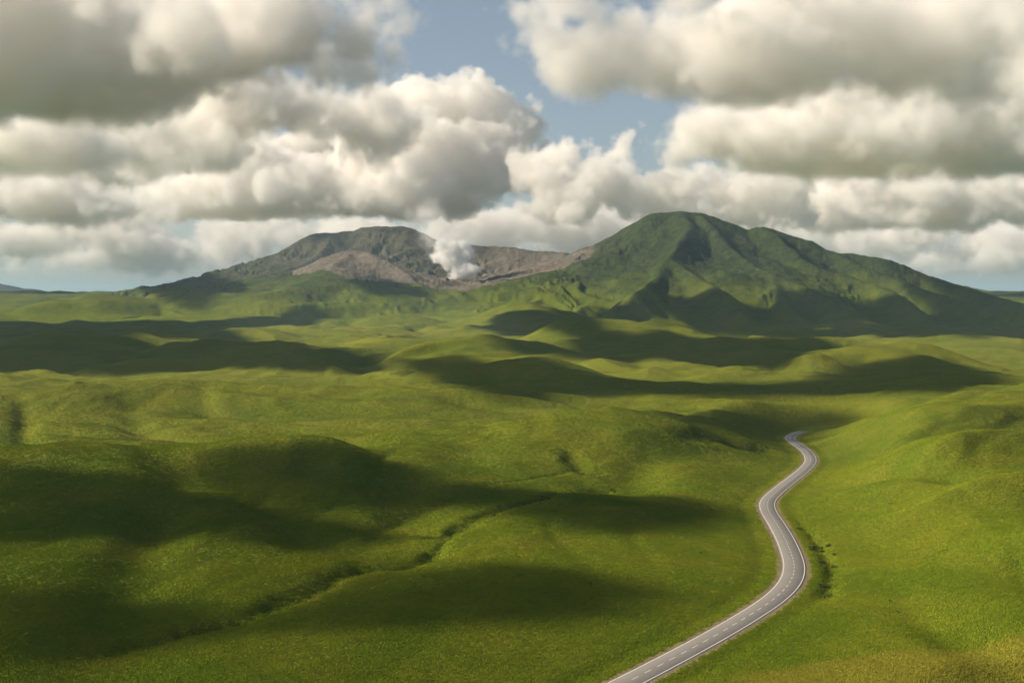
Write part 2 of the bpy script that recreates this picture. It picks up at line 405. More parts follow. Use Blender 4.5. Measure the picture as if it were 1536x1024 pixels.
# clouds standing above the picture: height, outline of the shade on the ground (px)
SHADOW_CLOUDS = [
    (700, [(-60, 700), (80, 702), (200, 708), (300, 742), (420, 768), (520, 788), (610, 806), (510, 815), (390, 822), (240, 812), (90, 808), (-60, 812)]),
    (720, [(215, 690), (330, 670), (430, 664), (530, 670), (600, 694), (650, 718), (750, 730), (730, 760), (620, 765), (480, 772), (370, 755), (280, 722)]),
    (680, [(690, 733), (800, 733), (880, 740), (960, 743), (1060, 753), (1085, 772), (970, 802), (850, 800), (770, 780), (710, 768)]),
    (700, [(-60, 880), (60, 878), (150, 882), (260, 897), (350, 915), (340, 962), (200, 985), (40, 995), (-60, 990)]),
    (660, [(270, 870), (390, 838), (500, 822), (610, 832), (570, 872), (450, 900), (330, 905)], dict(dens=.025)),
    (690, [(540, 878), (650, 850), (760, 842), (860, 852), (940, 872), (980, 890), (940, 922), (850, 934), (700, 942), (560, 948), (410, 952), (390, 925), (470, 895)]),
    (1000, [(590, 540), (700, 538), (780, 550), (860, 560), (900, 575), (830, 590), (720, 588), (620, 560)]),
    (900, [(970, 618), (1100, 613), (1220, 614), (1280, 625), (1240, 635), (1150, 645), (1060, 640), (1000, 630)]),
    (1000, [(780, 575), (900, 568), (1100, 575), (1250, 572), (1280, 548), (1350, 545), (1420, 555), (1440, 575), (1370, 590), (1200, 592), (1000, 592), (860, 590)]),
    (1250, [(-80, 508), (100, 506), (220, 515), (320, 525), (420, 535), (520, 546), (470, 552), (330, 555), (200, 556), (0, 553), (-80, 553)]),
    (1450, [(-80, 487), (100, 484), (300, 482), (420, 470), (480, 468), (440, 480), (330, 492), (150, 500), (-80, 500)]),
    (1300, [(740, 520), (860, 503), (940, 510), (1030, 505), (1150, 518), (1250, 520), (1200, 532), (1000, 538), (850, 535)]),
    (1650, [(960, 460), (1000, 445), (1060, 450), (1150, 460), (1300, 455), (1420, 450), (1560, 455), (1700, 460), (1700, 500), (1500, 505), (1300, 505), (1180, 505), (1060, 500), (1000, 480)], dict(dens=.08)),
    (1450, [(700, 490), (760, 470), (830, 475), (900, 470), (950, 480), (880, 492)]),
    (1700, [(520, 420), (570, 418), (620, 435), (640, 445), (560, 442)]),
    (1900, [(200, 430), (300, 420), (350, 425), (330, 440), (230, 445)], dict(dens=.02))]
SKY_CLOUDS = [
    ('huge dark grey cloud bank filling the upper left of the sky', 7200, [(70, 70, 300, 120, 0, 240), (390, 50, 150, 75, 0, 130), (555, 22, 48, 34, 0, 60), (520, 75, 55, 40, 0, 60), (-150, 80, 250, 110, 300, 260)], 15, 420, 250, dict(base=188, edge=120, dens=.008, seed=2, puff=.7, kids=3, flat=1.6)),
    ('soft cream coloured cloud shelf behind the dark upper left bank', 12500, [(430, 165, 150, 50, 0, 110), (270, 200, 150, 45, 0, 110), (545, 185, 70, 48, 0, 80), (340, 235, 120, 34, -300, 90)], 22, 640, 340, dict(base=275, edge=170, dens=.0075, seed=5, puff=.7, flat=2.5)),
    ('flat grey cloud tucked under the dark upper left bank', 9600, [(80, 226, 170, 38, 0, 120), (-80, 218, 130, 48, 0, 120), (215, 240, 70, 24, 0, 70)], 20, 440, 220, dict(base=266, edge=140, dens=.008, seed=6, puff=.7, flat=1.6)),
    ('long bank of heaped cloud above the volcano with bright white towers', 17500, [(630, 262, 110, 56, 0, 80), (738, 250, 62, 40, 0, 60), (625, 170, 62, 52, 500, 60), (722, 160, 62, 44, 400, 60), (778, 195, 44, 38, 0, 50), (440, 292, 190, 52, -600, 130), (390, 258, 60, 40, -900, 60), (560, 262, 100, 55, -400, 100), (270, 308, 80, 34, -500, 90)], 25, 700, 380, dict(base=326, edge=66, dens=.0055, seed=1, kids=3, flat=2.2)),
    ('big cream cloud with a dark base in the upper right sky', 6400, [(1110, 80, 200, 85, 0, 180), (890, 85, 85, 62, 0, 80), (960, 45, 110, 75, 0, 110), (1390, 50, 170, 95, 0, 150), (1230, 50, 160, 90, 0, 150), (1440, 130, 110, 60, 0, 100)], 14, 380, 240, dict(base=160, edge=105, dens=.0075, seed=3, puff=.7, kids=3, flat=1.8)),
    ('long dark bottomed cloud right of the blue gap and under the big cream cloud', 10300, [(1250, 218, 220, 58, 0, 170), (1480, 190, 150, 95, 0, 130), (1085, 208, 80, 48, 0, 90), (1340, 175, 130, 55, 0, 110)], 21, 480, 260, dict(base=270, edge=115, dens=.008, seed=4, puff=.7, kids=3, flat=1.4)),
    ('pale soft cloud filling the gap between the two big clouds in the upper right', 13500, [(1130, 180, 90, 36, 0, 90), (1260, 170, 90, 36, 0, 90), (1390, 165, 80, 40, 0, 90)], 28, 560, 300, dict(base=250, edge=150, dens=.007, seed=23, puff=.8, flat=2.)),
    ('pale bank of cloud showing through the gaps between the left grey layers', 21000, [(120, 270, 120, 40, 0, 110), (300, 250, 110, 42, 0, 110), (0, 250, 100, 50, 0, 110), (200, 215, 100, 40, 300, 90), (440, 230, 80, 40, 0, 90)], 40, 760, 380, dict(base=330, edge=180, dens=.005, seed=25, flat=2.)),
    ('grey cloud cut off by the upper right corner', 5600, [(1590, 90, 95, 140, 0, 120)], 18, 420, 200, dict(base=240, edge=130, dens=.0075, seed=8, puff=.7, kids=3, flat=2)),
    ('ragged puffs of cloud between the bright towers and the green peak', 16000, [(930, 285, 60, 40, 0, 80), (930, 232, 22, 18, 0, 30), (1005, 295, 60, 44, 0, 80), (860, 310, 60, 36, 0, 80), (1110, 305, 80, 44, 0, 90), (820, 270, 40, 30, 0, 50)], 23, 520, 310, dict(base=362, edge=65, dens=.006, seed=11, flat=2.5)),
    ('banded cloud low on the right above the long mountain shoulder', 17000, [(1400, 298, 130, 40, 0, 120), (1240, 306, 80, 44, 0, 100), (1560, 290, 100, 46, 0, 100), (1300, 335, 90, 26, -400, 80)], 30, 620, 330, dict(base=348, edge=120, dens=.0065, seed=13, flat=2.)),
    ('grey cloud low on the far left over the plain', 14500, [(60, 298, 120, 40, 0, 100), (-80, 293, 110, 42, 0, 100), (190, 312, 70, 30, 0, 80)], 27, 560, 300, dict(base=340, edge=120, dens=.0065, seed=15, flat=2.)),
    ('far bank of small clouds low above the left horizon', 26000, [(60, 368, 70, 28, 0, 90), (170, 350, 70, 28, 0, 90), (250, 378, 70, 20, 0, 90), (340, 362, 70, 26, 0, 70), (-60, 358, 90, 30, 0, 90), (120, 392, 70, 12, -800, 60)], 48, 700, 420, dict(base=408, edge=190, dens=.0042, seed=17, flat=3.)),
    ('far bank of small clouds low above the right horizon', 27000, [(1490, 372, 80, 30, 0, 90), (1380, 352, 80, 28, 0, 90), (1280, 372, 90, 30, 0, 90), (1180, 360, 90, 32, 0, 90), (1600, 362, 90, 34, 0, 90), (1420, 395, 90, 14, -800, 80)], 48, 700, 420, dict(base=412, edge=190, dens=.0042, seed=19, flat=3.)),
    ('far bank of cloud low behind the saddle between the two summits', 25000, [(700, 348, 100, 24, 0, 90), (850, 342, 90, 28, 0, 90), (540, 352, 90, 24, 0, 90), (1000, 345, 100, 30, 0, 90), (430, 345, 80, 24, 0, 80)], 48, 700, 420, dict(base=400, edge=190, dens=.0042, seed=21, flat=3.))]
GRASS, SHADOWS, CLOUDS, PLUME, HAZE = 1, 1, 1, 1, 3.0e-5

# ------------------------------------------------------------------ materials
class NT:
    """small helper round a shader node tree"""
    def __init__(s, name):
        s.m = bpy.data.materials.new(name); s.m.use_nodes = True; s.t = s.m.node_tree; s.t.nodes.clear()
        s.out = s.n('ShaderNodeOutputMaterial')

    def n(s, kind): return s.t.nodes.new(kind)

    def put(s, sock, v):
        if isinstance(v, bpy.types.NodeSocket): s.t.links.new(v, sock)
        else: sock.default_value = v

    def math(s, op, a, b=0., clamp=False):
        n = s.n('ShaderNodeMath'); n.operation = op; n.use_clamp = clamp; s.put(n.inputs[0], a); s.put(n.inputs[1], b); return n.outputs[0]

    def pos(s):
        g = s.n('ShaderNodeNewGeometry'); return g.outputs['Position']

    def vmul(s, v, k):
        n = s.n('ShaderNodeVectorMath'); n.operation = 'MULTIPLY'; s.put(n.inputs[0], v); n.inputs[1].default_value = k; return n.outputs[0]

    def noise(s, vec, L, det=3, rough=.55, dist=0.):
        n = s.n('ShaderNodeTexNoise'); n.inputs['Scale'].default_value = 1 / L; n.inputs['Detail'].default_value = det; n.inputs['Roughness'].default_value = rough
        n.inputs['Distortion'].default_value = dist; s.put(n.inputs['Vector'], vec); return n.outputs[0]

    def ramp(s, f, a, b, lo=0., hi=1.):
        n = s.n('ShaderNodeMapRange'); n.interpolation_type = 'SMOOTHSTEP'; s.put(n.inputs[0], f); n.inputs[1].default_value = a; n.inputs[2].default_value = b
        n.inputs[3].default_value = lo; n.inputs[4].default_value = hi; return n.outputs[0]

    def mix(s, f, a, b):
        n = s.n('ShaderNodeMix'); n.data_type = 'RGBA'; s.put(n.inputs[0], f)
        s.put(n.inputs[6], a if isinstance(a, bpy.types.NodeSocket) else (*a, 1)); s.put(n.inputs[7], b if isinstance(b, bpy.types.NodeSocket) else (*b, 1)); return n.outputs[2]

    def attr(s, name):
        n = s.n('ShaderNodeAttribute'); n.attribute_name = name; return n.outputs['Fac']

    def bump(s, h, dist, strength=1., normal=None):
        n = s.n('ShaderNodeBump'); n.inputs['Distance'].default_value = dist; n.inputs['Strength'].default_value = strength; s.put(n.inputs['Height'], h)
        if normal is not None: s.put(n.inputs['Normal'], normal)
        return n.outputs[0]

    def surf(s, col, rough=.9, normal=None, spec=.2, sheen=0.):
        p = s.n('ShaderNodeBsdfPrincipled'); s.put(p.inputs['Base Color'], col if isinstance(col, bpy.types.NodeSocket) else (*col, 1)); s.put(p.inputs['Roughness'], rough)
        p.inputs['Specular IOR Level'].default_value = spec
        if normal is not None: s.put(p.inputs['Normal'], normal)
        s.t.links.new(p.outputs[0], s.out.inputs[0]); return p


def grass_colour(g, P):
    big = g.noise(P, 170, 4, .6); mid = g.noise(g.vmul(P, (1, .6, 1)), 24, 4, .6); small = g.noise(P, 3.2, 4, .65); fine = g.noise(P, .8, 2, .6)
    c = g.mix(g.ramp(big, .35, .68), GRASS_A, GRASS_B)
    c = g.mix(g.ramp(mid, .38, .7, 0, .6), c, GRASS_DRY)
    c = g.mix(g.ramp(small, .52, .3, 0, .35), c, GRASS_DARK)
    c = g.mix(g.ramp(fine, .5, .25, 0, .25), c, GRASS_DARK)
    return c, small, fine, mid


GRASS_A, GRASS_B, GRASS_DRY, GRASS_DARK = (.086, .13, .009), (.13, .164, .011), (.172, .174, .016), (.052, .084, .006)


def land_material():
    g = NT('meadow_and_slopes'); P = g.pos()
    c, small, fine, mid = grass_colour(g, P)
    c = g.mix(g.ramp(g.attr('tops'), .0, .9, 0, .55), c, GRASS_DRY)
    # gullies: lush dark growth with bare brown earth in places
    gl = g.attr('gully'); earth = g.noise(P, 16, 3, .6)
    c = g.mix(g.math('MULTIPLY', g.ramp(gl, .3, .95, 0, .4), g.ramp(earth, .3, .5)), c, (.04, .06, .008))
    c = g.mix(g.math('MULTIPLY', g.ramp(gl, .55, .95, 0, .9), g.ramp(earth, .56, .66)), c, (.12, .07, .025))
    dy = g.attr('dry'); c = g.mix(g.math('MULTIPLY', dy, .8), c, g.mix(small, (.17, .165, .013), (.26, .235, .028)))
    # gravel and dry grass along the road
    dr = g.attr('road_distance'); n = g.noise(P, 1.6, 3, .6)
    edge = g.math('ADD', dr, g.math('MULTIPLY', g.math('SUBTRACT', n, .5), 3.4))
    c = g.mix(g.ramp(edge, 5.6, 4.3, 0, .7), c, (.24, .19, .05))
    c = g.mix(g.ramp(edge, 4.6, 3.9, 0, .9), c, (.2, .16, .1))
    # higher slopes: darker, browner growth with scrub
    px = g.n('ShaderNodeSeparateXYZ'); g.put(px.inputs[0], P)
    hi = g.ramp(g.math('ADD', px.outputs[2], g.math('MULTIPLY', g.math('SUBTRACT', g.noise(P, 120, 4, .6), .5), 260)), -110, 120)
    scrub = g.noise(P, 26, 5, .7)
    slopes = g.mix(g.ramp(scrub, .38, .62), (.018, .031, .014), (.044, .058, .021))
    c = g.mix(g.math('MULTIPLY', hi, .95), c, slopes)
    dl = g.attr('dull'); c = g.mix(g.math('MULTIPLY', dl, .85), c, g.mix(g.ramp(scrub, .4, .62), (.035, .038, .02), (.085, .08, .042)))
    # ash, rock and bare earth round the crater
    soil = g.attr('soil')
    streak = g.noise(P, 60, 6, .68, 1.2); patch = g.noise(P, 240, 4, .6)
    rock = g.mix(g.ramp(streak, .32, .68), (.095, .082, .066), (.21, .175, .133))
    rock = g.mix(g.ramp(patch, .4, .62, 0, .6), rock, (.115, .1, .082))
    top = g.ramp(g.math('ADD', px.outputs[2], g.math('MULTIPLY', g.math('SUBTRACT', patch, .5), 200)), 130, 250, 0, .85)
    rock = g.mix(top, rock, g.mix(g.ramp(streak, .35, .65), (.04, .042, .03), (.1, .092, .066)))
    rock = g.mix(g.math('MULTIPLY', g.attr('cap'), .88), rock, g.mix(g.ramp(streak, .35, .65), (.045, .048, .034), (.095, .09, .062)))
    c = g.mix(g.ramp(g.math('ADD', soil, g.math('MULTIPLY', g.math('SUBTRACT', streak, .5), .9)), .35, .62), c, rock)
    # relief of tussocks, then scrub and rills on the slopes
    hgt = g.math('ADD', g.math('MULTIPLY', small, .9), g.math('MULTIPLY', fine, .35))
    b = g.bump(hgt, .8, .7)
    b = g.bump(mid, 5., .35, b)
    far = g.math('ADD', hi, soil, True)
    bb = g.n('ShaderNodeBump'); bb.inputs['Distance'].default_value = 16; g.put(bb.inputs['Strength'], g.math('MULTIPLY', far, .8)); g.put(bb.inputs['Height'], g.noise(P, 46, 6, .62, .6)); g.put(bb.inputs['Normal'], b)
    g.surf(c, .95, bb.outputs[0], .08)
    return g.m


def dry_crest(v):
    x, y = v[:, 0], v[:, 1]; u = x / np.maximum(y, 1) * F + W / 2
    edge = np.interp(u, [1060, 1200, 1300, 1536, 1700], [D(1018), D(1006), D(999), D(993), D(990)]) + fbm(x, y, 30, 3, 700) * 4
    return ((1 - sstep(-4, 3, y - edge)) * sstep(1070, 1190, u + fbm(x, y, 20, 2, 710) * 60) * (y > 100)).astype(np.float32)


NCOL, ROWK = (1250, 1.0)
co, quads, regf, soil, drd, gld, GRID = build_terrain()
land = land_material()
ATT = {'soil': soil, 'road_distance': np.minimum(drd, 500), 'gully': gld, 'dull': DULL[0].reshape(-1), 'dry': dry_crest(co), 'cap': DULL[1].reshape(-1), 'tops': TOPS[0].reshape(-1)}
for k, (nm, lab, cat) in enumerate([('ground', 'rolling green grassland of low hills and hollows spread below the mountains', 'grassland'),
                                    ('mountain', 'tall green peak with grassy spurs right of the smoking crater', 'mountain'),
                                    ('volcano', 'bare brown and grey volcano with an open crater letting off steam', 'volcano'),
                                    ('distant_hill', 'pale blue far hill low on the horizon left of the volcano', 'hill'),
                                    ('distant_ridge', 'dark blue far ridge showing behind the right foot of the green peak', 'hill')]):
    f = quads[regf == k]
    if not len(f): continue
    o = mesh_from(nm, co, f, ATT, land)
    tag(o, lab, cat, kind='structure')
print('land', time.time() - T0)

# ------------------------------------------------------------------ road
def ribbon(name, P, off0, off1, lift, mat, parent=None, keep=None, thick=0.):
    tg = np.gradient(P[:, :2], axis=0); tg /= np.linalg.norm(tg, axis=1)[:, None]
    nn = np.stack([tg[:, 1], -tg[:, 0]], 1)
    cols = [off0, off1] if thick == 0 else [off0 - .5, off0, 0, off1, off1 + .5]
    zs = [lift, lift] if thick == 0 else [lift - thick, lift, lift + .04, lift, lift - thick]
    if thick == 0 and off0 < 0 < off1: zs = [lift + .035] * 2
    v = []
    for o_, zz in zip(cols, zs):
        v.append(np.c_[P[:, :2] + nn * o_, P[:, 2] + zz])
    k = len(cols); v = np.stack(v, 1).reshape(-1, 3).astype(np.float32)
    i = np.arange(len(P) - 1)[:, None] * k + np.arange(k - 1)[None]
    if keep is not None: i = i[keep[:-1]]
    i = i.ravel(); f = np.stack([i, i + 1, i + k + 1, i + k], 1)
    o = mesh_from(name, v, f[:, ::-1], {}, mat)
    if parent: o.parent = parent
    return o


g = NT('worn_asphalt'); P = g.pos()
c = g.mix(g.noise(P, 9, 4, .6), (.165, .155, .14), (.225, .21, .19)); c = g.mix(g.ramp(g.noise(P, .35, 3, .7), .35, .7, 0, .5), c, (.27, .255, .23))
g.surf(c, .85, g.bump(g.noise(P, .2, 2), .02), .3); asphalt = g.m
g = NT('road_paint'); P = g.pos(); g.surf(g.mix(g.ramp(g.noise(P, 1.1, 4, .7), .5, .75, 0, .6), (.66, .63, .57), (.36, .33, .28)), .7); paint = g.m
RD = resample(road, .5)
RD[-56:, 2] -= np.linspace(0, 2.2, 56)
road_o = ribbon('road', RD, -2.95, 2.95, 0.0, asphalt, thick=.5)
tag(road_o, 'narrow grey two lane road winding through the meadow', 'road', kind='structure')
ribbon('edge_line', RD, -2.75, -2.55, .012, paint, road_o)
ribbon('edge_line', RD, 2.55, 2.75, .012, paint, road_o)
ks = (np.arange(len(RD)) * .5) % 5.0 < 2.5
ribbon('centre_line', RD, -.075, .075, .012, paint, road_o, keep=ks)

# ------------------------------------------------------------------ grass and shrubs
def blade_mesh(name, n, rad, hgt, wid, seed, mat, lean=.45):
    r = random.Random(seed); v = []; f = []
    for i in range(n):
        a = r.uniform(0, 6.283); q = rad * math.sqrt(r.random()); x, y = q * math.cos(a), q * math.sin(a)
        h = hgt * r.uniform(.55, 1.1); b = r.uniform(0, 6.283); w = wid * r.uniform(.7, 1.2); l = lean * r.uniform(.2, 1) * h; c = r.uniform(0, 6.283)
        dx, dy = math.cos(b) * w, math.sin(b) * w; lx, ly = math.cos(c) * l, math.sin(c) * l
        k = len(v)
        v += [(x - dx, y - dy, -.1), (x + dx, y + dy, -.1), (x + dx * .7 + lx * .4, y + dy * .7 + ly * .4, h * .6), (x - dx * .7 + lx * .4, y - dy * .7 + ly * .4, h * .6), (x + lx, y + ly, h)]
        f += [(k, k + 1, k + 2, k + 3), (k + 3, k + 2, k + 4)]
    me = bpy.data.meshes.new(name); me.from_pydata(v, [], f); me.materials.append(mat)
    return me


g = NT('grass_blades'); P = g.pos()
c, small, fine, mid = grass_colour(g, P)
oi = g.n('ShaderNodeObjectInfo'); br = g.n('ShaderNodeMix'); br.data_type = 'RGBA'; br.blend_type = 'MULTIPLY'; br.inputs[0].default_value = 1; br.inputs[7].default_value = (2.1, 2.1, 1.9, 1); g.t.links.new(c, br.inputs[6]); c = g.mix(g.math('MULTIPLY', oi.outputs['Random'], .14), br.outputs[2], (.25, .24, .02))
da = g.n('ShaderNodeAttribute'); da.attribute_type = 'INSTANCER'; da.attribute_name = 'dry'; c = g.mix(g.math('MULTIPLY', da.outputs['Fac'], .85), c, (.36, .33, .04))
an = g.n('ShaderNodeAttribute'); an.attribute_type = 'INSTANCER'; an.attribute_name = 'ground_normal'
gn = g.n('ShaderNodeNewGeometry'); vm = g.n('ShaderNodeVectorMath'); vm.operation = 'SCALE'; vm.inputs['Scale'].default_value = .35; g.t.links.new(gn.outputs['Normal'], vm.inputs[0])
va = g.n('ShaderNodeVectorMath'); va.operation = 'ADD'; g.t.links.new(vm.outputs[0], va.inputs[0]); g.t.links.new(an.outputs['Vector'], va.inputs[1])
vn = g.n('ShaderNodeVectorMath'); vn.operation = 'NORMALIZE'; g.t.links.new(va.outputs[0], vn.inputs[0])
df = g.n('ShaderNodeBsdfDiffuse'); g.put(df.inputs[0], c); g.t.links.new(vn.outputs[0], df.inputs['Normal']); g.t.links.new(df.outputs[0], g.out.inputs[0]); blades = g.m


def scatter(name, pts, nrm, dry, proto, smin_, smax_, seed):
    me = bpy.data.meshes.new(name); me.vertices.add(len(pts)); me.vertices.foreach_set('co', np.asarray(pts, np.float32).ravel())
    r_ = np.random.RandomState(seed)
    a = me.attributes.new('turn', 'FLOAT', 'POINT'); a.data.foreach_set('value', (r_.rand(len(pts)) * 6.283).astype(np.float32))
    a = me.attributes.new('size', 'FLOAT', 'POINT'); a.data.foreach_set('value', (smin_ + (smax_ - smin_) * r_.rand(len(pts)) ** 2).astype(np.float32))
    a = me.attributes.new('dry', 'FLOAT', 'POINT'); a.data.foreach_set('value', dry)
    a = me.attributes.new('ground_normal', 'FLOAT_VECTOR', 'POINT'); a.data.foreach_set('vector', np.asarray(nrm, np.float32).ravel())
    ob = bpy.data.objects.new(name, me); S.collection.objects.link(ob)
    g = bpy.data.node_groups.new(name, 'GeometryNodeTree'); g.interface.new_socket('Geometry', in_out='INPUT', socket_type='NodeSocketGeometry'); g.interface.new_socket('Geometry', in_out='OUTPUT', socket_type='NodeSocketGeometry')
    N = g.nodes.new; K = g.links.new
    i_, o_ = N('NodeGroupInput'), N('NodeGroupOutput'); m2p = N('GeometryNodeMeshToPoints'); ins = N('GeometryNodeInstanceOnPoints'); oi = N('GeometryNodeObjectInfo')
    oi.inputs[0].default_value = proto; oi.inputs['As Instance'].default_value = True
    t = N('GeometryNodeInputNamedAttribute'); t.data_type = 'FLOAT'; t.inputs[0].default_value = 'turn'
    s = N('GeometryNodeInputNamedAttribute'); s.data_type = 'FLOAT'; s.inputs[0].default_value = 'size'
    cx = N('ShaderNodeCombineXYZ'); K(t.outputs[0], cx.inputs[2])
    K(i_.outputs[0], m2p.inputs[0]); K(m2p.outputs[0], ins.inputs['Points']); K(oi.outputs['Geometry'], ins.inputs['Instance']); K(cx.outputs[0], ins.inputs['Rotation']); K(s.outputs[0], ins.inputs['Scale']); K(ins.outputs[0], o_.inputs[0])
    md = ob.modifiers.new('scatter', 'NODES'); md.node_group = g
    return ob


def near_road(x, y, dist):
    o = np.full(x.shape, 1e9)
    for k in range(0, len(road), 3): o = np.minimum(o, (x - road[k, 0]) ** 2 + (y - road[k, 1]) ** 2)
    return np.sqrt(o) < dist


if GRASS:
    r_ = np.random.RandomState(3)
    hwid = math.tan(R(23.5))
    N_ = 900000
    # density falls off with distance, so that the sward keeps one fineness in sight
    yy = 170 * np.exp(r_.rand(N_) * math.log(1500 / 170.)); xx = (r_.rand(N_) * 2 - 1) * hwid * yy
    keep = ~near_road(xx, yy, 4.6)
    keep &= r_.rand(N_) < .9 + .5 * fbm(xx, yy, 14, 3, 600)
    keep &= r_.rand(N_) < 1 - sstep(700, 1500, yy)
    xx, yy = xx[keep], yy[keep]
    zz = ground_at(xx, yy)
    me = blade_mesh('grass_tuft', 20, .75, .24, .045, 5, blades, 1.1)
    proto = bpy.data.objects.new('grass_tuft_source', me)
    e = .8; nx = (ground_at(xx - e, yy) - ground_at(xx + e, yy)) / (2 * e); ny = (ground_at(xx, yy - e) - ground_at(xx, yy + e)) / (2 * e)
    nn = np.stack([nx, ny, np.ones_like(nx)], 1); nn /= np.linalg.norm(nn, axis=1)[:, None]
    ob = scatter('grass', np.stack([xx, yy, zz], 1), nn, dry_crest(np.stack([xx, yy], 1)), proto, .65, 1.25, 9)
    tag(ob, 'short thick meadow grass on the near slopes', 'grass', kind='stuff')
    print('grass', len(xx), time.time() - T0)


def shrub_meshes(seed, mat, wood):
    r = random.Random(seed); v = []; f = []
    lobes = [(r.uniform(-.5, .5), r.uniform(-.5, .5), r.uniform(.35, .75), r.uniform(.3, .5)) for _ in range(6)]
    for i in range(420):
        x0, y0, z0, rr = r.choice(lobes)
        d = Vector((r.gauss(0, 1), r.gauss(0, 1), r.gauss(0, 1))).normalized() * rr * r.uniform(.65, 1.08)
        c = Vector((x0, y0, z0)) + d
        if c.z < .02: c.z = abs(c.z) + .03
        n = (d.normalized() + Vector((r.gauss(0, .5), r.gauss(0, .5), r.gauss(0, .5)))).normalized()
        u = n.cross(Vector((r.gauss(0, 1), r.gauss(0, 1), r.gauss(0, 1)))).normalized() * r.uniform(.06, .12); w = n.cross(u) * .6
        k = len(v); v += [c - u, c - w, c + u, c + w]; f.append((k, k + 1, k + 2, k + 3))
    me = bpy.data.meshes.new('leaves'); me.from_pydata([tuple(q) for q in v], [], f); me.materials.append(mat)
    v = []; f = []
    for x0, y0, z0, rr in lobes:
        k = len(v)
        for h, w in ((0, .03), (1, .012)):
            for q in range(4): a = q * 1.571; v.append((x0 * h + math.cos(a) * w, y0 * h + math.sin(a) * w, z0 * h - .08))
        for q in range(4): f.append((k + q, k + (q + 1) % 4, k + 4 + (q + 1) % 4, k + 4 + q))
    ms = bpy.data.meshes.new('stems'); ms.from_pydata(v, [], f); ms.materials.append(wood)
    return me, ms


g = NT('shrub_leaves'); P = g.pos(); g.surf(g.mix(g.noise(P, .4, 3), (.06, .095, .01), (.12, .155, .016)), .7, None, .3); leafm = g.m
g = NT('shrub_wood'); P = g.pos(); g.surf(g.mix(g.noise(P, .2, 3), (.06, .04, .025), (.12, .09, .06)), .9); woodm = g.m
PROTO = [shrub_meshes(s, leafm, woodm) for s in (1, 2, 3)]


def shrub(x, y, size, label, group, r):
    t = bpy.data.objects.new('shrub', None); S.collection.objects.link(t)
    t.location = (x, y, float(ground_at(x, y)[0]) - .05); t.rotation_euler = (0, 0, r.uniform(0, 6.28)); t.scale = (size * r.uniform(.9, 1.4), size * r.uniform(.9, 1.4), size * r.uniform(.7, 1))
    t.empty_display_size = .2
    tag(t, label, 'shrub', group)
    for nm, me in zip(('leaves', 'stems'), PROTO[r.randrange(3)]):
        o = bpy.data.objects.new(nm, me); S.collection.objects.link(o); o.parent = t


rr = random.Random(12)
for gi, n, spread, s0, s1, lab, grp in [(3, 30, 3.4, .5, 1.25, 'dark green shrub growing in the ditch along the right side of the road', 'shrubs in the roadside ditch'),
                                        (0, 20, 4.0, .5, 1.1, 'low dark shrub growing along the dry gully across the lower left meadow', 'shrubs along the meadow gully'),
                                        (4, 9, 5.0, .7, 1.3, 'small dark shrub in the shallow hollow left of the far road bends', 'shrubs left of the road bends')]:
    G = GW[gi][0]; lo = .3 if gi == 0 else 0.
    for i in range(n):
        k = int(len(G) * (lo + (1 - lo) * rr.random())); k = min(k, len(G) - 1)
        x, y = G[k, 0] + rr.gauss(0, spread * .6), G[k, 1] + rr.gauss(0, spread)
        if near_road(np.array([x]), np.array([y]), 6.0)[0]: continue
        shrub(x, y, rr.uniform(s0, s1), lab, grp, rr)
for px, py, s in [(1335, 912, .6), (1346, 929, .5), (1050, 836, .5)]:
    x, y, z = px_world(px, py); shrub(x, y, s, 'single small shrub standing out on the open grass slope near the road', 'lone shrubs on the open grass', rr)

# ------------------------------------------------------------------ clouds
def volume_mat(name, dens, g_=.2, col=(1, 1, 1)):
    m = NT(name); v = m.n('ShaderNodeVolumePrincipled'); v.inputs['Color'].default_value = (*col, 1); v.inputs['Density'].default_value = dens; v.inputs['Anisotropy'].default_value = g_
    m.t.links.new(v.outputs[0], m.out.inputs['Volume']); return m.m


def first_hit(px, py):
    """where the line of sight through this pixel first meets the ground"""
    v = ray(px, py); d = np.geomspace(150, 9000, 2500)
    z = ground_at(v.x * d, d); k = np.nonzero(z > v.z * d)[0]
    d = d[k[0]] if len(k) else 9000.
    return np.array([v.x * d, d, v.z * d])


